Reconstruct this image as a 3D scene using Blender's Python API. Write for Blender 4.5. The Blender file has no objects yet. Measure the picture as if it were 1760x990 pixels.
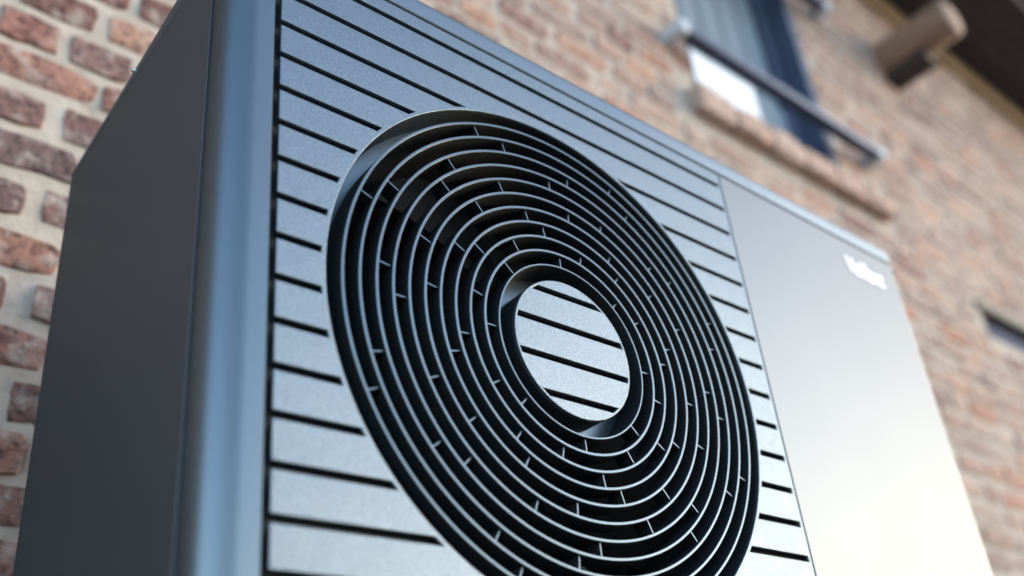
import bpy, bmesh, math, random
from mathutils import Vector, Matrix
random.seed(7)
PI = math.pi
SC = bpy.context.scene
COL = SC.collection

# ------------------------------------------------------------------ camera
R0 = (0.764579203, -0.636564428, -0.101016686)      # right
R1 = (0.235997210, 0.422339106, -0.875177123)       # down
R2 = (0.599769921, 0.645302571, 0.473139126)        # forward
CAM = Vector((-0.31817, -0.63493, -0.83549))
cam = bpy.data.cameras.new('camera')
cam.sensor_width = 36.0
cam.lens = 34.4997
cam.shift_x = -0.012153
cam.shift_y = 0.054903
cam.clip_start = 0.02
cam.clip_end = 3000
cam.dof.use_dof = True
cam.dof.focus_distance = 1.03
cam.dof.aperture_fstop = 1.95
cam.dof.aperture_blades = 0
camo = bpy.data.objects.new('camera', cam)
camo.matrix_world = Matrix(((R0[0], -R1[0], -R2[0], CAM.x), (R0[1], -R1[1], -R2[1], CAM.y),
                            (R0[2], -R1[2], -R2[2], CAM.z), (0, 0, 0, 1)))
COL.objects.link(camo)
SC.camera = camo

# ------------------------------------------------------------------ sky and sun
SUN_EL, SUN_AZ = math.radians(17), math.radians(103)      # azimuth clockwise from +Y
W = bpy.data.worlds.new("World"); SC.world = W; W.use_nodes = True
wn = W.node_tree.nodes; wl = W.node_tree.links
bg = wn['Background']
sky = wn.new('ShaderNodeTexSky'); sky.sky_type = 'NISHITA'; sky.sun_disc = False
sky.sun_elevation = SUN_EL; sky.sun_rotation = SUN_AZ
sky.air_density = 1.0; sky.dust_density = 1.0; sky.ozone_density = 1.2
wl.new(sky.outputs[0], bg.inputs[0]); bg.inputs[1].default_value = 0.15
sd = bpy.data.lights.new('sun', 'SUN'); sd.energy = 0.5; sd.angle = math.radians(50); sd.color = (1, 0.95, 0.9)
so = bpy.data.objects.new('sun', sd); COL.objects.link(so)
sv = Vector((math.sin(SUN_AZ) * math.cos(SUN_EL), math.cos(SUN_AZ) * math.cos(SUN_EL), math.sin(SUN_EL)))
so.rotation_euler = sv.to_track_quat('Z', 'Y').to_euler(); so.location = sv * 20
SC.view_settings.view_transform = 'Standard'; SC.view_settings.look = 'None'
SC.view_settings.exposure = 2.15; SC.view_settings.gamma = 1.0
SC.view_settings.use_curve_mapping = False
SC.cycles.max_bounces = 8

# ------------------------------------------------------------------ materials
def mat(name, base=(.5, .5, .5), rough=.5, metal=0.0, spec=.5):
    m = bpy.data.materials.new(name); m.use_nodes = True
    b = m.node_tree.nodes['Principled BSDF']
    b.inputs['Base Color'].default_value = (*base, 1); b.inputs['Roughness'].default_value = rough
    b.inputs['Metallic'].default_value = metal; b.inputs['Specular IOR Level'].default_value = spec
    return m, m.node_tree.nodes, m.node_tree.links, b
def noise(n, l, scale, detail=4, rough=.5, coord='Object', vec=None):
    t = n.new('ShaderNodeTexNoise'); t.inputs['Scale'].default_value = scale
    t.inputs['Detail'].default_value = detail; t.inputs['Roughness'].default_value = rough
    if vec is None:
        c = n.new('ShaderNodeTexCoord'); vec = c.outputs[coord]
    l.new(vec, t.inputs['Vector']); return t
def ramp(n, l, fac, stops):
    r = n.new('ShaderNodeValToRGB'); e = r.color_ramp.elements
    while len(e) > 1: e.remove(e[-1])
    e[0].position = stops[0][0]; e[0].color = (*stops[0][1], 1)
    for p, c in stops[1:]:
        x = e.new(p); x.color = (*c, 1)
    l.new(fac, r.inputs[0]); return r
def mix(n, l, fac, a, b, mode='MIX'):
    x = n.new('ShaderNodeMix'); x.data_type = 'RGBA'; x.blend_type = mode
    for sock, v in ((x.inputs[0], fac), (x.inputs[6], a), (x.inputs[7], b)):
        if hasattr(v, 'links'): l.new(v, sock)
        elif isinstance(v, tuple): sock.default_value = (*v, 1)
        else: sock.default_value = v
    return x.outputs[2]
def bump(n, l, b, h, strength, dist, prev=None):
    u = n.new('ShaderNodeBump'); u.inputs['Strength'].default_value = strength; u.inputs['Distance'].default_value = dist
    l.new(h, u.inputs['Height'])
    if prev: l.new(prev, u.inputs['Normal'])
    l.new(u.outputs[0], b.inputs['Normal']); return u.outputs[0]

def paint_mat(name, base, rough, metal, grain, gs=1300, var=.03):
    m, n, l, b = mat(name, base, rough, metal, .25)
    b.inputs['Specular Tint'].default_value = (.3, .3, .3, 1)      # painted flake: reflection does not climb to a mirror at grazing angles
    f = noise(n, l, gs, 2, .6)
    if grain > .5:                                       # coarse metallic flake
        fl = noise(n, l, gs * .9, 1, .5)
        rr = ramp(n, l, fl.outputs[0], [(.34, tuple(c * .86 for c in base)), (.5, base), (.66, tuple(c * 1.16 for c in base))])
        l.new(rr.outputs[0], b.inputs['Base Color'])
    w = noise(n, l, 5, 3, .5)
    r = ramp(n, l, w.outputs[0], [(.3, (rough - var,) * 3), (.7, (rough + var,) * 3)])
    l.new(r.outputs[0], b.inputs['Roughness'])
    bump(n, l, b, f.outputs[0], grain, .0006)
    return m
PAINT = paint_mat('metallic_grey_paint', (.166, .198, .222), .345, .85, 1.0, 850)
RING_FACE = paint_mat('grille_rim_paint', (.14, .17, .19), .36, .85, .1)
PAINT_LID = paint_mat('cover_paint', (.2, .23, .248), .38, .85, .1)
RING_SIDE, n_, l_, b_ = mat('grille_side_shade', (.02, .023, .026), .5, 0, .15)  # grille side walls coloured near-black for the shade between the rings
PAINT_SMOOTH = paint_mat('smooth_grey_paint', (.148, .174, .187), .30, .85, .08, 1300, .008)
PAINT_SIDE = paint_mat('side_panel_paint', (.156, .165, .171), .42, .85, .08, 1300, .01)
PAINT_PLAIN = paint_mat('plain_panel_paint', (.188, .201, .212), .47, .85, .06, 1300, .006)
DARK, n_, l_, b_ = mat('dark_plastic', (.035, .036, .038), .6, 0, .1)
FANM, n_, l_, b_ = mat('fan_plastic', (.012, .012, .013), .45, 0, .25)
RUBBER, n_, l_, b_ = mat('rubber', (.02, .02, .02), .8)
STEEL, n_, l_, b_ = mat('bright_screw', (.7, .7, .7), .25, 1.0)
LETTER, n_, l_, b_ = mat('white_lettering', (.88, .88, .88), .35)

def concrete_mat():
    m, n, l, b = mat('concrete', (.32, .31, .29), .9)
    t = noise(n, l, 14, 8, .65)
    r = ramp(n, l, t.outputs[0], [(.3, (.22, .21, .2)), (.7, (.38, .37, .35))])
    l.new(r.outputs[0], b.inputs['Base Color']); bump(n, l, b, t.outputs[0], .5, .01); return m
CONC = concrete_mat()
def ground_mat():
    m, n, l, b = mat('gravel_ground', (.22, .2, .18), .95)
    t = n.new('ShaderNodeTexVoronoi'); t.inputs['Scale'].default_value = 45
    c = n.new('ShaderNodeTexCoord'); l.new(c.outputs['Object'], t.inputs['Vector'])
    r = ramp(n, l, t.outputs['Color'], [(0, (.1, .09, .085)), (.5, (.2, .185, .17)), (1, (.34, .32, .29))])
    l.new(r.outputs[0], b.inputs['Base Color']); bump(n, l, b, t.outputs['Distance'], .8, .01); return m
GROUND = ground_mat()
def brick_mat(name, stuff):
    m, n, l, b = mat(name, (.3, .15, .1), .88, 0, .25)
    if stuff:
        g = n.new('ShaderNodeNewGeometry')
        base = ramp(n, l, g.outputs['Random Per Island'], [(0, (.27, .175, .145)), (.2, (.37, .24, .185)), (.45, (.42, .295, .235)),
                    (.65, (.33, .225, .185)), (.8, (.43, .255, .185)), (1, (.42, .32, .26))]).outputs[0]
        old = ramp(n, l, g.outputs['Random Per Island'], [(0, (.15, .095, .09)), (.25, (.21, .105, .088)), (.5, (.28, .135, .105)), (.75, (.23, .13, .115)), (1, (.33, .17, .12))]).outputs[0]
        sx = n.new('ShaderNodeSeparateXYZ'); l.new(g.outputs['Position'], sx.inputs[0])       # stronger sunlight away from the near end painted in as paler bricks
        mr = n.new('ShaderNodeMapRange'); mr.inputs[1].default_value = -.1; mr.inputs[2].default_value = .9; l.new(sx.outputs[0], mr.inputs[0])
        base = mix(n, l, mr.outputs[0], old, base)
    else:
        oi = n.new('ShaderNodeObjectInfo'); base = oi.outputs['Color']
    gpos = n.new('ShaderNodeNewGeometry')
    a = noise(n, l, 55, 6, .65, vec=gpos.outputs['Position'])
    dk = ramp(n, l, a.outputs[0], [(.36, (.35, .32, .34)), (.5, (.9, .88, .88)), (.62, (1.1, 1.05, 1.02)), (.8, (1.5, 1.4, 1.3))])
    c1 = mix(n, l, 1.0, base, dk.outputs[0], 'MULTIPLY')
    s = noise(n, l, 26, 5, .7, vec=gpos.outputs['Position'])          # lime smears over the face
    sm = ramp(n, l, s.outputs[0], [(.5, (0, 0, 0)), (.7, (.8, .8, .8))])
    c2 = mix(n, l, sm.outputs[0], c1, (.46, .395, .34))
    l.new(c2, b.inputs['Base Color'])
    f = noise(n, l, 160, 5, .7, vec=gpos.outputs['Position'])
    p = bump(n, l, b, a.outputs[0], .7, .008); bump(n, l, b, f.outputs[0], .5, .002, p)
    return m
BRICK = brick_mat('old_brick', False); BRICKS = brick_mat('old_brick_far', True)
def mortar_mat():
    m, n, l, b = mat('lime_mortar', (.5, .43, .36), .95, 0, .2)
    gp = n.new('ShaderNodeNewGeometry')
    a = noise(n, l, 18, 7, .65, vec=gp.outputs['Position'])
    r = ramp(n, l, a.outputs[0], [(.25, (.34, .28, .225)), (.5, (.45, .38, .315)), (.75, (.54, .465, .395))])
    l.new(r.outputs[0], b.inputs['Base Color'])
    f = noise(n, l, 120, 6, .7, vec=gp.outputs['Position'])
    p = bump(n, l, b, a.outputs[0], .6, .01); bump(n, l, b, f.outputs[0], .6, .003, p); return m
MORTAR = mortar_mat()
def wood_mat(name, dark, light, scale, axis):
    m, n, l, b = mat(name, light, .75)
    c = n.new('ShaderNodeTexCoord'); mp = n.new('ShaderNodeMapping'); l.new(c.outputs['Object'], mp.inputs[0])
    s = [scale, scale, scale]; s[axis] = scale * .08; mp.inputs['Scale'].default_value = s
    t = noise(n, l, 1.0, 6, .6, vec=mp.outputs[0])
    r = ramp(n, l, t.outputs[0], [(.3, dark), (.7, light)])
    l.new(r.outputs[0], b.inputs['Base Color']); bump(n, l, b, t.outputs[0], .4, .004); return m
LOGM = wood_mat('weathered_timber', (.17, .1, .065), (.33, .21, .14), 60, 1)
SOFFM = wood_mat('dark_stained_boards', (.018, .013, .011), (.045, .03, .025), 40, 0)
PLATEM = wood_mat('golden_timber', (.24, .155, .085), (.4, .27, .15), 40, 0)
SHUTM = wood_mat('blue_grey_painted_boards', (.13, .18, .225), (.18, .235, .285), 30, 2)
FRAMEM = wood_mat('slate_blue_frame_paint', (.035, .055, .1), (.055, .08, .14), 30, 2)
WHITEM, n_, l_, b_ = mat('white_paint', (.8, .82, .83), .35)
RAILM, n_, l_, b_ = mat('grey_blue_metal', (.06, .075, .115), .45, .3)
SLATEM, n_, l_, b_ = mat('matt_slate_board', (.1, .11, .16), .9, 0, .1)
CAPM, n_, l_, b_ = mat('pale_grey_cap', (.5, .54, .58), .5)
ROOFM, n_, l_, b_ = mat('roof_tile_red', (.2, .08, .05), .8)
GUTM, n_, l_, b_ = mat('dark_zinc', (.06, .06, .07), .5, .4)

# ------------------------------------------------------------------ helpers
def link(o, parent):
    COL.objects.link(o)
    if parent is not None: o.parent = parent
    return o
def wloc(o):
    v = Vector((0, 0, 0))
    while o is not None:
        v += o.location; o = o.parent
    return v
class MB:
    def __init__(s): s.v = []; s.f = []; s.smooth = set()
    def box(s, x0, x1, y0, y1, z0, z1, bev=0.0):
        if bev > 0:
            bm = bmesh.new(); bmesh.ops.create_cube(bm, size=1)
            for v in bm.verts: v.co = Vector(((x0 + x1) / 2 + v.co.x * (x1 - x0), (y0 + y1) / 2 + v.co.y * (y1 - y0), (z0 + z1) / 2 + v.co.z * (z1 - z0)))
            bmesh.ops.bevel(bm, geom=bm.edges[:], offset=bev, segments=2, affect='EDGES', profile=.7)
            s.bm(bm); bm.free(); return
        k = len(s.v)
        s.v += [(x, y, z) for x in (x0, x1) for y in (y0, y1) for z in (z0, z1)]
        for q in ((0, 1, 3, 2), (4, 6, 7, 5), (0, 4, 5, 1), (2, 3, 7, 6), (0, 2, 6, 4), (1, 5, 7, 3)): s.f.append([k + i for i in q])
    def bm(s, bm):
        k = len(s.v); bm.verts.ensure_lookup_table(); bm.verts.index_update()
        s.v += [tuple(v.co) for v in bm.verts]
        for f in bm.faces: s.f.append([k + v.index for v in f.verts])
    def lathe(s, prof, cx, cz, n=128, a0=0.0, a1=2 * PI):
        """prof: closed list of (radius, y) turned round the y axis through (cx, cz)"""
        k = len(s.v); m = len(prof); full = abs(a1 - a0 - 2 * PI) < 1e-6
        N = n if full else n + 1
        for i in range(N):
            a = a0 + (a1 - a0) * i / n
            for r, y in prof: s.v.append((cx + r * math.cos(a), y, cz + r * math.sin(a)))
        for i in range(n):
            j = (i + 1) % N
            for t in range(m):
                u = (t + 1) % m
                s.f.append([k + i * m + t, k + j * m + t, k + j * m + u, k + i * m + u])
    def openlathe(s, prof, cx, cz, n=128):
        k = len(s.v); m = len(prof)
        for i in range(n):
            a = 2 * PI * i / n
            for r, y in prof: s.v.append((cx + r * math.cos(a), y, cz + r * math.sin(a)))
        for i in range(n):
            j = (i + 1) % n
            for t in range(m - 1): s.f.append([k + i * m + t, k + j * m + t, k + j * m + t + 1, k + i * m + t + 1])
    def prism(s, poly, z0, z1):
        """closed plan polygon (x, y) extruded in z"""
        k = len(s.v); m = len(poly)
        s.v += [(x, y, z0) for x, y in poly] + [(x, y, z1) for x, y in poly]
        for i in range(m):
            j = (i + 1) % m; s.f.append([k + i, k + j, k + m + j, k + m + i])
        s.f.append([k + i for i in range(m)][::-1]); s.f.append([k + m + i for i in range(m)])
    def loft(s, loops, cap0=True, cap1=True):
        k = len(s.v); m = len(loops[0])
        for lp in loops: s.v += lp
        for t in range(len(loops) - 1):
            for i in range(m):
                j = (i + 1) % m; s.f.append([k + t * m + i, k + t * m + j, k + (t + 1) * m + j, k + (t + 1) * m + i])
        if cap0: s.f.append([k + i for i in range(m)][::-1])
        if cap1: s.f.append([k + (len(loops) - 1) * m + i for i in range(m)])
    def build(s, name, material, parent=None, smooth=None, kind=None, label=None):
        me = bpy.data.meshes.new(name); o0 = wloc(parent) if parent else Vector((0, 0, 0))
        me.from_pydata([tuple(Vector(v) - o0) for v in s.v], [], s.f)
        bm = bmesh.new(); bm.from_mesh(me); bmesh.ops.recalc_face_normals(bm, faces=bm.faces); bm.to_mesh(me); bm.free()
        me.materials.append(material)
        if smooth is not None:
            me.shade_smooth(); me.set_sharp_from_angle(angle=math.radians(smooth))
        o = bpy.data.objects.new(name, me); link(o, parent)
        if kind: o['kind'] = kind
        if label: o['label'] = label
        return o
def thing(name, label, cat, loc):
    o = bpy.data.objects.new(name, None); COL.objects.link(o); o.location = loc
    o['label'] = label; o['category'] = cat; o.empty_display_size = .1; return o
DG = None
def sheet(name, outline, holes, y_front, thick, bev, material, parent, smooth=None):
    """a flat plate standing in the xz plane cut from an outline with holes: real thickness and rounded rims"""
    cu = bpy.data.curves.new(name, 'CURVE'); cu.dimensions = '2D'; cu.fill_mode = 'BOTH'
    for poly in [outline] + holes:
        sp = cu.splines.new('POLY'); sp.points.add(len(poly) - 1); sp.use_cyclic_u = True
        for p, (x, z) in zip(sp.points, poly): p.co = (x, z, 0, 1)
    cu.extrude = thick / 2 - bev; cu.bevel_depth = bev; cu.bevel_resolution = 1; cu.offset = -bev
    tmp = bpy.data.objects.new(name + '_tmp', cu); COL.objects.link(tmp)
    dg = bpy.context.evaluated_depsgraph_get()
    me = bpy.data.meshes.new_from_object(tmp.evaluated_get(dg)); bpy.data.objects.remove(tmp); bpy.data.curves.remove(cu)
    o0 = wloc(parent)
    # curve local (x, z, h) -> world (x, y_front + thick/2 - h, z)
    me.transform(Matrix(((1, 0, 0, -o0.x), (0, 0, -1, y_front + thick / 2 - o0.y), (0, 1, 0, -o0.z), (0, 0, 0, 1))))
    me.name = name; me.materials.clear(); me.materials.append(material)
    bm = bmesh.new(); bm.from_mesh(me); bmesh.ops.remove_doubles(bm, verts=bm.verts, dist=1e-6); bmesh.ops.recalc_face_normals(bm, faces=bm.faces); bm.to_mesh(me); bm.free()
    me.shade_flat() if smooth is None else (me.shade_smooth(), me.set_sharp_from_angle(angle=math.radians(smooth)))
    o = bpy.data.objects.new(name, me); link(o, parent); return o
def arc(cx, cy, r, a0, a1, n):
    return [(cx + r * math.cos(math.radians(a0 + (a1 - a0) * i / n)), cy + r * math.sin(math.radians(a0 + (a1 - a0) * i / n))) for i in range(n + 1)]

GZ = -0.98                                   # ground level
XL, XR, YB = -0.0507, 1.182, 0.4805          # unit sides and back
ZT, ZB = 0.0241, -0.705                      # lid joint, bottom of panels
PITCH = 0.042
XS = 0.690                                   # joint between grooved and plain panel
CX, CZ, RO = 0.3429, -0.3564, 0.2957         # fan opening
YW = 0.70                                    # face of the house wall

# ------------------------------------------------------------------ the house behind
house = thing('brick_house', 'old brick house wall with pale thick mortar, blue shuttered window and timber eaves', 'house', (2.2, YW + .15, GZ))
O1 = (1.80, 2.62, 1.30, 2.62)                # shuttered window opening x0 x1 z0 z1
O2 = (3.45, 4.35, 0.865, 1.0)                # low slot window
XW0, XW1, ZW1 = -2.4, 6.6, 2.86
wall = MB()
def wbox(x0, x1, z0, z1):
    wall.box(x0, x1, YW + .001, YW + .30, z0, z1)
wbox(XW0, O1[0], GZ, ZW1); wbox(O1[0], O1[1], GZ, O1[2]); wbox(O1[0], O1[1], O1[3], ZW1)
wbox(O1[1], O2[0], GZ, ZW1); wbox(O2[0], O2[1], GZ, O2[2]); wbox(O2[0], O2[1], O2[3], ZW1); wbox(O2[1], XW1, GZ, ZW1)
wallo = wall.build('wall', MORTAR, house)
W0 = wloc(house)

def brick_mesh(name, seed):
    """unit brick: x, z in -.5...5, y 0 (front) .. 1; uneven front outline, 46 triangles"""
    r = random.Random(seed)
    N = 14; out = []; inn = []; back = []
    base = []
    for (x, z) in ((-.5, -.5), (-.22, -.5), (.05, -.5), (.3, -.5), (.5, -.5), (.5, -.15), (.5, .2), (.5, .5), (.24, .5), (0, .5), (-.25, .5), (-.5, .5), (-.5, .15), (-.5, -.2)):
        cut = .035 if abs(x) == .5 and abs(z) == .5 else 0
        jx, jz = r.uniform(-.022, .022), r.uniform(-.05, .05)
        base.append((x * (1 - cut) + jx, z * (1 - cut * 2) + jz))
    v = [(x, 1.0, z) for x, z in base]
    v += [(x, .25 + r.uniform(-.08, .08), z) for x, z in base]
    v += [(x * .972 + r.uniform(-.012, .006), r.uniform(-.03, .12), z * .92 + r.uniform(-.03, .02)) for x, z in base]
    v += [(r.uniform(-.1, .1), r.uniform(-.1, .05), r.uniform(-.1, .1))]
    f = []
    for i in range(N):
        j = (i + 1) % N
        f.append((i, j, N + j, N + i)); f.append((N + i, N + j, 2 * N + j, 2 * N + i)); f.append((2 * N + i, 2 * N + j, 3 * N))
    return v, f
SHAPES = [brick_mesh('b', 100 + i) for i in range(10)]
SHAPE_ME = []
for v, f in SHAPES:
    me = bpy.data.meshes.new('brick'); me.from_pydata(v, [], f); me.materials.append(BRICK)
    bm = bmesh.new(); bm.from_mesh(me); bmesh.ops.recalc_face_normals(bm, faces=bm.faces); bm.to_mesh(me); bm.free()
    me.shade_smooth(); me.set_sharp_from_angle(angle=math.radians(50)); SHAPE_ME.append(me)

rowz = [.535, .455, .375, .294, .211, .122, .035, -.043, -.122, -.203, -.277, -.351, -.421]
custom = {0: [(-.116, .001), (.029, .118)], 1: [(-.242, -.158), (-.137, -.053), (-.028, .068)], 2: [(-.19, .016), (.033, .14)],
          3: [(-.21, -.052), (-.021, .09)], 4: [(-.2, 0.0), (.024, .15)], 5: [(-.17, -.061), (-.03, .06)], 6: [(-.19, -.002), (.02, .12)],
          7: [(-.16, -.066), (-.024, .08)], 8: [(-.2, .0), (.022, .2)], 9: [(-.16, -.06), (-.037, .07)], 10: [(-.21, -.008), (.02, .1)],
          11: [(-.1, .002), (.03, .2)], 12: [(-.2, .003), (.025, .13)]}
rows = [(z, custom[i]) for i, z in enumerate(rowz)]
z = .535
while z + .08 < ZW1 - .03: z += .08; rows.append((z, None))
z = -.421
while z - .076 > GZ: z -= .076; rows.append((z, None))
bricks = []
rb = random.Random(31)
def blen(): return rb.choice((.205, .215, .21, .1, .105, .2, .11, .17, .13))
for z, cus in rows:
    segs = []
    if cus:
        segs = list(cus); x = cus[-1][1] + .024
    else: x = -.2 + rb.uniform(-.2, .1); segs = []
    xs = (segs[0][0] if segs else x) - .02
    while x < XW1 - .1:
        w = blen(); segs.append((x, x + w)); x += w + rb.uniform(.018, .03)
    x = xs
    while x > XW0 + .15:
        w = blen(); segs.append((x - w, x)); x -= w + rb.uniform(.018, .03)
    for a, b in segs:
        h = .065 + rb.uniform(-.006, .006); a -= .003; b += .003; dz = rb.uniform(-.003, .003)
        z0, z1 = z + dz - h / 2, z + dz + h / 2
        for o in (O1, (1.70, 2.9, 1.18, 1.30) , O2):
            if z1 > o[2] - .005 and z0 < o[3] + .005 and b > o[0] - .012 and a < o[1] + .012:
                if a < o[0] - .06: b = min(b, o[0] - .012)
                elif b > o[1] + .06: a = max(a, o[1] + .012)
                else: a = b
        if b - a < .045 or z1 > ZW1 - .005: continue
        bricks.append((a, b, z0, z1))
def project(p):
    d = Vector(p) - CAM; c = [d.dot(Vector(r)) for r in (R0, R1, R2)]
    if c[2] < .1: return None
    return 901.39 + 1686.65 * c[0] / c[2], 591.63 + 1686.65 * c[1] / c[2]
def hidden(p):
    # ray from the camera to p against the unit's bounding box
    d = Vector(p) - CAM; t0, t1 = 0.0, 1.0
    for k, (lo, hi) in enumerate(((XL, XR), (0, YB), (ZB, .055))):
        if abs(d[k]) < 1e-9: continue
        a, b = (lo - CAM[k]) / d[k], (hi - CAM[k]) / d[k]
        if a > b: a, b = b, a
        t0, t1 = max(t0, a), min(t1, b)
    return t0 < t1
scored = []
for bk in bricks:
    a, b, z0, z1 = bk; vis = 0; cs = []
    for x in (a, (a + b) / 2, b):
        for zz in (z0, z1):
            p = (x, YW, zz); s = project(p)
            if s and -10 < s[0] < 1770 and -10 < s[1] < 1000 and not hidden(p): vis += 1
    q = [project((x, YW, zz)) for x, zz in ((a, z0), (b, z0), (b, z1), (a, z1))]
    area = 0
    if all(q):
        area = abs(sum(q[i][0] * q[(i + 1) % 4][1] - q[(i + 1) % 4][0] * q[i][1] for i in range(4))) / 2
    scored.append((area * vis / 6, bk))
scored.sort(key=lambda t: -t[0])
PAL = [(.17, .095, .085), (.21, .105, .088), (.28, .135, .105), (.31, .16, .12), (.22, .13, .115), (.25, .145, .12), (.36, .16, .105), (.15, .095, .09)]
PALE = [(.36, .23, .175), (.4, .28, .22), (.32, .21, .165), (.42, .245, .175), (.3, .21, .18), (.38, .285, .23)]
def brick_colour(x, z):  # paler and brighter with x: the sunnier right end put into the colour
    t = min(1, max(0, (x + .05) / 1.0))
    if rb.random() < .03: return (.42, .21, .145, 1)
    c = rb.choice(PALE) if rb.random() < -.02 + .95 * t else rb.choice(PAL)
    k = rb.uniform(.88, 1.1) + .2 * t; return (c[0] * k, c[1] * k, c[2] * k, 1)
nvis = 0; far = MB()
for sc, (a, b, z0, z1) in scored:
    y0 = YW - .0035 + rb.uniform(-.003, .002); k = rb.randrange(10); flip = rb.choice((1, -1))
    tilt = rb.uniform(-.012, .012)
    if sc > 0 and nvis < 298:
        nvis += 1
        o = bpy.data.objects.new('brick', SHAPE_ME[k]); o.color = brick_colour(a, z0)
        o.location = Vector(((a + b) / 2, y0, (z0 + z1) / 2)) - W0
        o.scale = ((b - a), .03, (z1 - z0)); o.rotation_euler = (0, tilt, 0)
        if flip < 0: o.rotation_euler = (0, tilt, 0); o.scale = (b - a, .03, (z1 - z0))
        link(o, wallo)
    else:
        v, f = SHAPES[k]; n = len(far.v)
        far.v += [((a + b) / 2 + x * (b - a), y0 + y * .03, (z0 + z1) / 2 + zz * (z1 - z0)) for x, y, zz in v]
        far.f += [[n + i for i in q] for q in f]
far.build('bricks', BRICKS, wallo, smooth=50, kind='stuff')
print('bricks', len(bricks), 'visible', sum(1 for s in scored if s[0] > 0))

# window with its casing, boards and rails
win = MB()
x0, x1, z0, z1 = O1; YR = YW + .095
for (a, b, c, d) in ((x0, x0 + .012, z0, z1), (x1 - .05, x1, z0, z1), (x0 + .012, x1 - .05, z1 - .05, z1), (x0 + .012, x1 - .05, z0, z0 + .02)):
    win.box(a + .001, b - .001, YW - .002, YW + .19, c + .001, d - .001)
wino = win.build('window', FRAMEM, house, label='shuttered window in the upper wall with a grey rail across its foot')
st = MB(); st.box(x1 - .125, x1 - .052, YR - .02, YR + .03, z0 + .052, z1 - .052, .004); st.build('stile', FRAMEM, wino)
xa, xb = x0 + .014, x1 - .129; npl = 5; wpl = (xb - xa) / npl
for i in range(npl):
    p = MB(); p.box(xa + wpl * i + .007, xa + wpl * (i + 1) - .007, YR, YR + .022, z0 + .34, z1 - .06, .003)
    p.build('plank', SHUTM, wino)
p = MB(); p.box(xa - .002, xb + .002, YR + .024, YR + .034, z0 + .06, z1 - .056); p.build('backing_board', DARK, wino)
p = MB(); p.box(xa, xa + wpl * 3.4, YR - .03, YR + .02, z0 + .022, z0 + .32, .006); p.build('white_board', WHITEM, wino)
p = MB(); p.box(xa + wpl * 3.4 + .004, xb, YR - .012, YR + .02, z0 + .022, z0 + .32, .004); p.build('grey_board', SHUTM, wino)
for (zr, xe0, xe1) in ((1.462, 1.69, 2.84), (2.24, 1.69, 2.80)):
    r = MB(); r.box(xe0 + .02, xe1 - .02, YW - .085, YW - .035, zr - .015, zr + .015, .005)
    ro = r.build('rail', RAILM, wino)
    for xe, sgn in ((xe0, 1), (xe1, -1)):
        c = MB(); c.box(xe - .024, xe + .024, YW - .088, YW + .004, zr - .026, zr + .03, .022); c.build('rail_cap', CAPM, wino)
# brick sill: a row of bricks on edge
nb = 6; xs0, xs1 = 1.74, 2.87; wb = (xs1 - xs0) / nb
for i in range(nb):
    o = bpy.data.objects.new('sill_brick', SHAPE_ME[i % 10]); o.color = (*random.choice([(.5, .34, .26), (.54, .39, .31), (.48, .31, .23)]), 1)
    o.location = Vector((xs0 + wb * (i + .5), YW - .05, 1.234)) - wloc(wino)
    o.rotation_euler = (0, random.uniform(-.02, .02), 0); o.scale = (wb - .012, .07, 0.1 + random.uniform(-.004, .006))
    link(o, wino)
sb = MB(); sb.box(xs0 + .03, xs1 - .03, YW - .034, YW + .02, 1.2, 1.276); sb.build('sill_bed', MORTAR, wino)
# low slot window
x0, x1, z0, z1 = O2
w2 = MB()
for (a, b, c, d) in ((x0, x0 + .03, z0, z1), (x1 - .03, x1, z0, z1), (x0 + .03, x1 - .03, z1 - .03, z1), (x0 + .03, x1 - .03, z0, z0 + .03)):
    w2.box(a + .001, b - .001, YW + .03, YW + .12, c + .001, d - .001)
w2o = w2.build('window', FRAMEM, house, label='low slot window with slate blue board, partly outside the picture')
p = MB(); p.box(x0 + .032, x1 - .032, YW + .032, YW + .06, z0 + .032, z1 - .032, .003); p.build('pane', SLATEM, w2o)
p = MB(); p.box(x0 - .02, x1 + .05, YW - .012, YW + .02, z1 - .012, z1 + .024, .003); p.build('lintel', SOFFM, w2o)
# eaves
eav = MB(); eav.box(XW0, XW1, YW - .03, YW - .01, 2.72, 2.855, .003); eavo = eav.build('eaves', PLATEM, house)
YE = .32; nb = 4; wb = (YW - .012 - YE) / nb
for i in range(nb):
    p = MB(); p.box(XW0, XW1, YE + wb * i + .003, YE + wb * (i + 1) - .003, 2.862 + .002 * (i % 2), 2.884, .002); p.build('soffit_board', SOFFM, eavo)
p = MB(); p.box(XW0, XW1, YE - .06, YE - .002, 2.835, 3.0, .006); p.build('fascia', SOFFM, eavo)
g = MB(); prof = [(.06 * math.cos(a), .06 * math.sin(a)) for a in [PI + PI * i / 10 for i in range(11)]]
g.loft([[(x, YE - .125 + a, 2.99 + b) for a, b in prof + [(c * .94, d * .94) for c, d in reversed(prof)]] for x in (XW0, XW1)])
g.build('gutter', GUTM, eavo, smooth=30)
rf = MB(); rf.loft([[(x, YE - .1, 3.0), (x, YE - .1, 3.04), (x, YW + 2.2, 4.6), (x, YW + 2.2, 4.56)] for x in (XW0 - .1, XW1 + .1)])
rfo = rf.build('roof', ROOFM, house)
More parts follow.
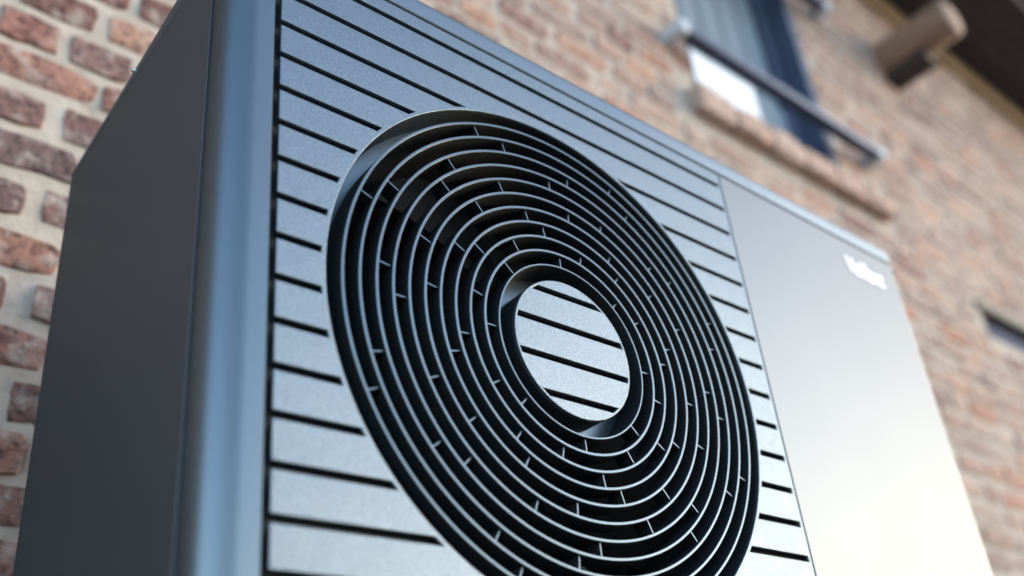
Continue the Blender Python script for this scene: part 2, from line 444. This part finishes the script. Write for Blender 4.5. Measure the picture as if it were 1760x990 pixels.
# the round timber sticking out of the wall
bm = bmesh.new(); NL = 36
loops = []
for y, r in ((YW + .05, .099), (YW - .03, .097), (.56, .095), (.44, .094), (.372, .093), (.358, .089), (.353, .080)):
    lp = []
    for i in range(NL):
        a = 2 * PI * i / NL
        k = 1 + .035 * math.sin(2 * a + .6) + .02 * math.sin(5 * a + y * 7) + .012 * math.sin(9 * a)
        c, s_ = math.cos(a), math.sin(a); q = (abs(c) ** 2.3 + abs(s_) ** 2.3) ** (-1 / 2.3)
        lp.append((3.41 + r * k * q * c, y, 2.315 + r * k * q * s_))
    loops.append(lp)
lg = MB(); lg.loft(loops); lg.build('beam', LOGM, house, smooth=40, label='round timber beam end jutting from the wall below the eaves')

p = MB(); p.box(3.355, 3.465, .50, YW + .02, 2.165, 2.215, .006); p.build('beam_shade', SOFFM, house)  # dark block added to give the shade under the beam
# ------------------------------------------------------------------ ground
g = MB(); g.v = [(-400, -400, GZ), (400, -400, GZ), (400, 400, GZ), (-400, 400, GZ)]; g.f = [[0, 1, 2, 3]]
g.build('ground', GROUND, kind='structure')

# ------------------------------------------------------------------ concrete blocks and the unit
for i, xb in enumerate((.12, 1.0)):
    p = MB(); p.box(xb - .09, xb + .09, .0, .47, GZ, -.79, .01)
    o = p.build('concrete_block', CONC)
    o['label'] = ('pale concrete block under the fan end of the grey heat pump', 'pale concrete block under the plain panel end of the grey heat pump')[i]
    o['category'] = 'concrete block'; o['group'] = 'concrete blocks carrying the heat pump'
hp = thing('heat_pump', 'grey outdoor heat pump with grooved front and round ringed fan grille beside the brick wall', 'heat pump', ((XL + XR) / 2, .24, -.79))
for xb in (.12, 1.0):
    for yb in (.06, .41):
        p = MB(); p.lathe([(0.0005, 0), (.03, 0), (.026, .05), (.0005, .05)], 0, 0, 20)
        p.v = [(xb + x, yb + zz, -.79 + y) for x, y, zz in p.v]
        p.build('foot', RUBBER, hp, smooth=40)
def plan(inset, zz, rf=.038, rk=.006):
    a, b, y0, y1 = XL - .002 + inset, XR + .002 - inset, inset, YB + .002
    rf = max(rf - inset, .004); rk = .0012
    pts = arc(a + rf, y0 + rf, rf, 180, 270, 14) + arc(b - rf, y0 + rf, rf, 270, 360, 14) + arc(b - rk, y1 - rk, rk, 0, 90, 3) + arc(a + rk, y1 - rk, rk, 90, 180, 3)
    return [(x, y, zz) for x, y in pts]
RA = .015; HL = .0615
loops = [plan(.0012, ZT + .0022), plan(.0, ZT + .0034), plan(0, HL - RA)]
for i in range(1, 9):
    a = math.radians(90 * i / 8); loops.append(plan(RA * (1 - math.cos(a)), HL - RA + RA * math.sin(a)))
loops = [[(x, y, ZT + (zz - ZT) * (1 - .74 * max(0, y / .4825) ** 1.2)) if zz > ZT + .004 else (x, y, zz) for x, y, zz in lp] for lp in loops]   # the cover falls to the back
lid = MB(); lid.loft(loops); lido = lid.build('top_cover', PAINT_LID, hp, smooth=35)
p = MB(); p.lathe([(0.0003, -.0035), (.002, -.0035), (.0035, -.0015), (.0035, 0.002), (.0003, .002)], 0, 0, 16)
p.v = [(XL - .002 + y, .2645 + x, .037 + zz) for x, y, zz in p.v]; p.build('screw', STEEL, lido, smooth=40)
base = MB(); base.loft([plan(.008, -.74), plan(.004, -.735), plan(.004, ZB - .004)]); base.build('base_tray', DARK, hp, smooth=35)
# dark inner body behind the joints and grooves
core = MB()
ZP = ZT - .0018
def body_box(x0, x1, y0, y1): core.box(x0, x1, y0, y1, ZB, ZT + .0015)
body_box(XL + .004, XL + .012, .06, YB - .004); body_box(XR - .012, XR - .004, .06, YB - .004)
body_box(XL + .012, XR - .012, YB - .012, YB - .004); core.box(XL + .004, XR - .004, .05, YB - .004, ZT - .006, ZT + .0012)
core.box(XL + .006, XR - .006, .006, .05, ZT - .006, ZT + .0012)
core.build('inner_body', DARK, hp)
post = [(XL + .028 * (1 - math.cos(math.radians(3.75 * i))), .043 * (1 - math.sin(math.radians(3.75 * i)))) for i in range(25)]
t = .0018
poly = [(XL + .006, .0432), (XL, .0432)] + post + [(-.0072, 0), (-.0066, .0006), (-.0064, .002), (-.0064, .022), (-.0082, .022), (-.0082, t)] + [(XL + .028 + (x - XL - .028) * (1 - t / .028), .043 + (y - .043) * (1 - t / .043)) for x, y in reversed(post)]
p = MB(); p.prism(poly, ZB, ZP); p.build('corner_post', PAINT_SMOOTH, hp, smooth=35)
p = MB(); p.box(XL - .0018, XL + .003, .0455, YB, ZB, ZP, .0004); p.build('side_panel', PAINT_SIDE, hp)
p = MB(); p.box(XR - .003, XR + .0018, .0455, YB, ZB, ZP, .0004); p.build('side_panel', PAINT_SIDE, hp)
p = MB(); p.box(XL + .004, XR - .004, YB - .003, YB, ZB, ZP, .0008); p.build('back_panel', PAINT_SMOOTH, hp)
# plain front panel with its rounded right corner
c2 = arc(XR - .038, .038, .038, 270, 360, 24)
poly = [(XS + .0012, .012), (XS + .0012, .0008), (XS + .002, 0)] + c2 + [(XR, .0432), (XR - .006, .0432)] + \
       [(XR - .038 + (x - XR + .038) * (1 - t / .038), .038 + (y - .038) * (1 - t / .038)) for x, y in reversed(c2)] + [(XS + .003, t), (XS + .003, .012)]
p = MB(); p.prism(poly, ZB, ZP); p.build('plain_panel', PAINT_PLAIN, hp, smooth=35)
# grooved front panel
HW = .0036; RM = RO + .0045; XE = XS - .0065
out = [(0.0, ZP)]; holes = []
for k in range(0, 17):
    zk = -PITCH * k; zt, zb = zk + HW, zk - HW
    def cut(zz): return math.sqrt(max(0, RM * RM - (zz - CZ) ** 2))
    if abs(zk - CZ) < RM - .006:
        et, eb = CX - cut(zt), CX - cut(zb)
        out += [(0, zt), (et, zt), (eb, zb), (0, zb)]
        ft, fb = CX + cut(zt), CX + cut(zb)
        holes.append([(ft, zt), (XE, zt), (XE, zb), (fb, zb)])
    else: out += [(0, zt), (XE, zt), (XE, zb), (0, zb)]
out += [(0, ZB), (XS - .0012, ZB), (XS - .0012, ZP)]
holes.append([(CX + RO * math.cos(2 * PI * i / 256), CZ + RO * math.sin(2 * PI * i / 256)) for i in range(256)])
sheet('front_panel', out, holes, 0.0, .005, .0006, PAINT, hp)
circ = [(CX + (RO + .002) * math.cos(2 * PI * i / 128), CZ + (RO + .002) * math.sin(2 * PI * i / 128)) for i in range(128)]
sheet('panel_backing', [(-.003, ZP), (-.003, ZB), (XS + .03, ZB), (XS + .03, ZP)], [circ], .011, .004, .0002, DARK, hp)

# fan grille: opening wall and channel floor, 11 rings, 80 bridges, hub plate
RR1, RRH = .2787, .1006; STEP = (RR1 - RRH) / 10; TH = .0031; DEP = .026
ch = MB(); FD = .036
ch.openlathe([(RO - .0002, .0045), (RO - .0008, FD), (RR1 - .0, FD)], CX, CZ, 200)
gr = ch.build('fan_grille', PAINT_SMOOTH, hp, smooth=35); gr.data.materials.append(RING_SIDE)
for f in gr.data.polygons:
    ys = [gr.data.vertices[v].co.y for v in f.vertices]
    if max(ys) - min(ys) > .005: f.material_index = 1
for k in range(11):
    r = RRH + STEP * k; th = TH if k else .0022
    hw = th / 2; dep = DEP if 0 < k < 10 else .04
    m_ = MB(); m_.lathe([(r - hw, .0005), (r - hw + .0004, 0), (r + hw - .0004, 0), (r + hw, .0005), (r + hw * .8, dep), (r - hw * .8, dep)], CX, CZ, 180)
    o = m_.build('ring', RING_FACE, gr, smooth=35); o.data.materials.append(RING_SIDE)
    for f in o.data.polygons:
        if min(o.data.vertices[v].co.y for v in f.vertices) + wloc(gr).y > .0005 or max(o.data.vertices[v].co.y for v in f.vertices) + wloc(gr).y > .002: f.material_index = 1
OFF = [22.5, 15, 37.5, 0, 22.5, 37.5, 15, 7.5, 30, 0]
G0 = wloc(gr)
for gidx in range(10):
    ro = RR1 - STEP * gidx - TH / 2 + .0003; ri = RR1 - STEP * (gidx + 1) + TH / 2 - .0003
    m_ = MB(); m_.box(ri, ro, .0032, .022, -.0007, .0007)
    me = None
    for j in range(8):
        a = math.radians(OFF[gidx] + 45 * j)
        if me is None:
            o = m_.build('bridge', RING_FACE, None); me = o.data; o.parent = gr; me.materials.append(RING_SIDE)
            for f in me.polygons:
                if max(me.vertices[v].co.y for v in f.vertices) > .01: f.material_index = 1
        else: o = bpy.data.objects.new('bridge', me); link(o, gr)
        o.location = Vector((CX, 0, CZ)) - G0; o.rotation_euler = (0, -a, 0)
RD = .0811
ih = MB(); ih.openlathe([(RRH - .001, .036), (RD - .004, .036)], CX, CZ, 140); ih.build('hub_floor', PAINT_SMOOTH, gr, smooth=35)
holes = []
for zz in (.0631, .0227, -.0193, -.061):
    c = lambda q: math.sqrt((RD - .0028) ** 2 - q * q)
    holes.append([(CX - c(zz + HW), CZ + zz + HW), (CX + c(zz + HW), CZ + zz + HW), (CX + c(zz - HW), CZ + zz - HW), (CX - c(zz - HW), CZ + zz - HW)])
hub = sheet('hub_plate', [(CX + RD * math.cos(2 * PI * i / 140), CZ + RD * math.sin(2 * PI * i / 140)) for i in range(140)], holes, 0.0, .005, .0006, PAINT, gr)
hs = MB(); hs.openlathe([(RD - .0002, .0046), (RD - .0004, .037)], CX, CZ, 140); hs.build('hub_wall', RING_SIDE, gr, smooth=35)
hs = MB(); hs.openlathe([(RD - .002, .010), (.0005, .010)], CX, CZ, 60); hs.build('hub_backing', DARK, gr)
# the fan and its duct behind
duct = MB(); duct.openlathe([(RR1 + .004, .042), (RR1 - .004, .055), (RR1 - .006, .17), (.001, .175)], CX, CZ, 96)
duct.build('duct', DARK, hp, smooth=40)
fan = MB(); fan.lathe([(.0005, .055), (.08, .055), (.085, .06), (.085, .14), (.0005, .14)], CX, CZ, 48)
fano = fan.build('fan', FANM, hp, smooth=40)
for j in range(5):
    b = MB(); NR, NA = 8, 8; lp = []
    for side in (0, 1):
        for i in range(NR + 1):
            r = .08 + (.262 - .08) * i / NR
            for q in range(NA + 1):
                u = q / NA - .5; sweep = .35 * (i / NR) ** 1.4
                a = 2 * PI * j / 5 + .5 + sweep + u * (.85 - .1 * i / NR)
                y = .095 - u * .06 - .012 * math.cos(PI * u) + side * .003
                b.v.append((CX + r * math.cos(a), y, CZ + r * math.sin(a)))
    n1 = (NR + 1) * (NA + 1)
    for s_ in (0, 1):
        for i in range(NR):
            for q in range(NA):
                k = s_ * n1 + i * (NA + 1) + q; b.f.append([k, k + 1, k + NA + 2, k + NA + 1])
    ring_ = [i for i in range(NA + 1)] + [i * (NA + 1) + NA for i in range(1, NR + 1)] + [NR * (NA + 1) + i for i in range(NA - 1, -1, -1)] + [i * (NA + 1) for i in range(NR - 1, 0, -1)]
    for i in range(len(ring_)):
        a_, b_2 = ring_[i], ring_[(i + 1) % len(ring_)]; b.f.append([a_, b_2, n1 + b_2, n1 + a_])
    b.build('blade', FANM, fano, smooth=50)

# white lettering at the top right of the plain panel
tc = bpy.data.curves.new('lettering', 'FONT'); tc.body = 'Vaillant'; tc.size = 1.0; tc.extrude = .012; tc.offset = .018
to = bpy.data.objects.new('lettering_tmp', tc); COL.objects.link(to)
dg = bpy.context.evaluated_depsgraph_get()
me = bpy.data.meshes.new_from_object(to.evaluated_get(dg)); bpy.data.objects.remove(to)
xs_ = [v.co.x for v in me.vertices]; ys_ = [v.co.y for v in me.vertices]
LX0, LX1, LZ0, LZ1 = .995, 1.103, -.041, -.009
sx, sz = (LX1 - LX0) / (max(xs_) - min(xs_)), (LZ1 - LZ0) / (max(ys_) - min(ys_)); o0 = wloc(hp); mx, mz = min(xs_), min(ys_)
for v in me.vertices:
    x, y, zz = v.co
    v.co = (LX0 + (x - mx) * sx - o0.x, -.0005 - zz * .03 - o0.y, LZ0 + (y - mz) * sz - o0.z)
me.materials.clear(); me.materials.append(LETTER); me.name = 'lettering'
lo = bpy.data.objects.new('lettering', me); link(lo, hp)
lo['label'] = 'white name lettering at the upper right corner'
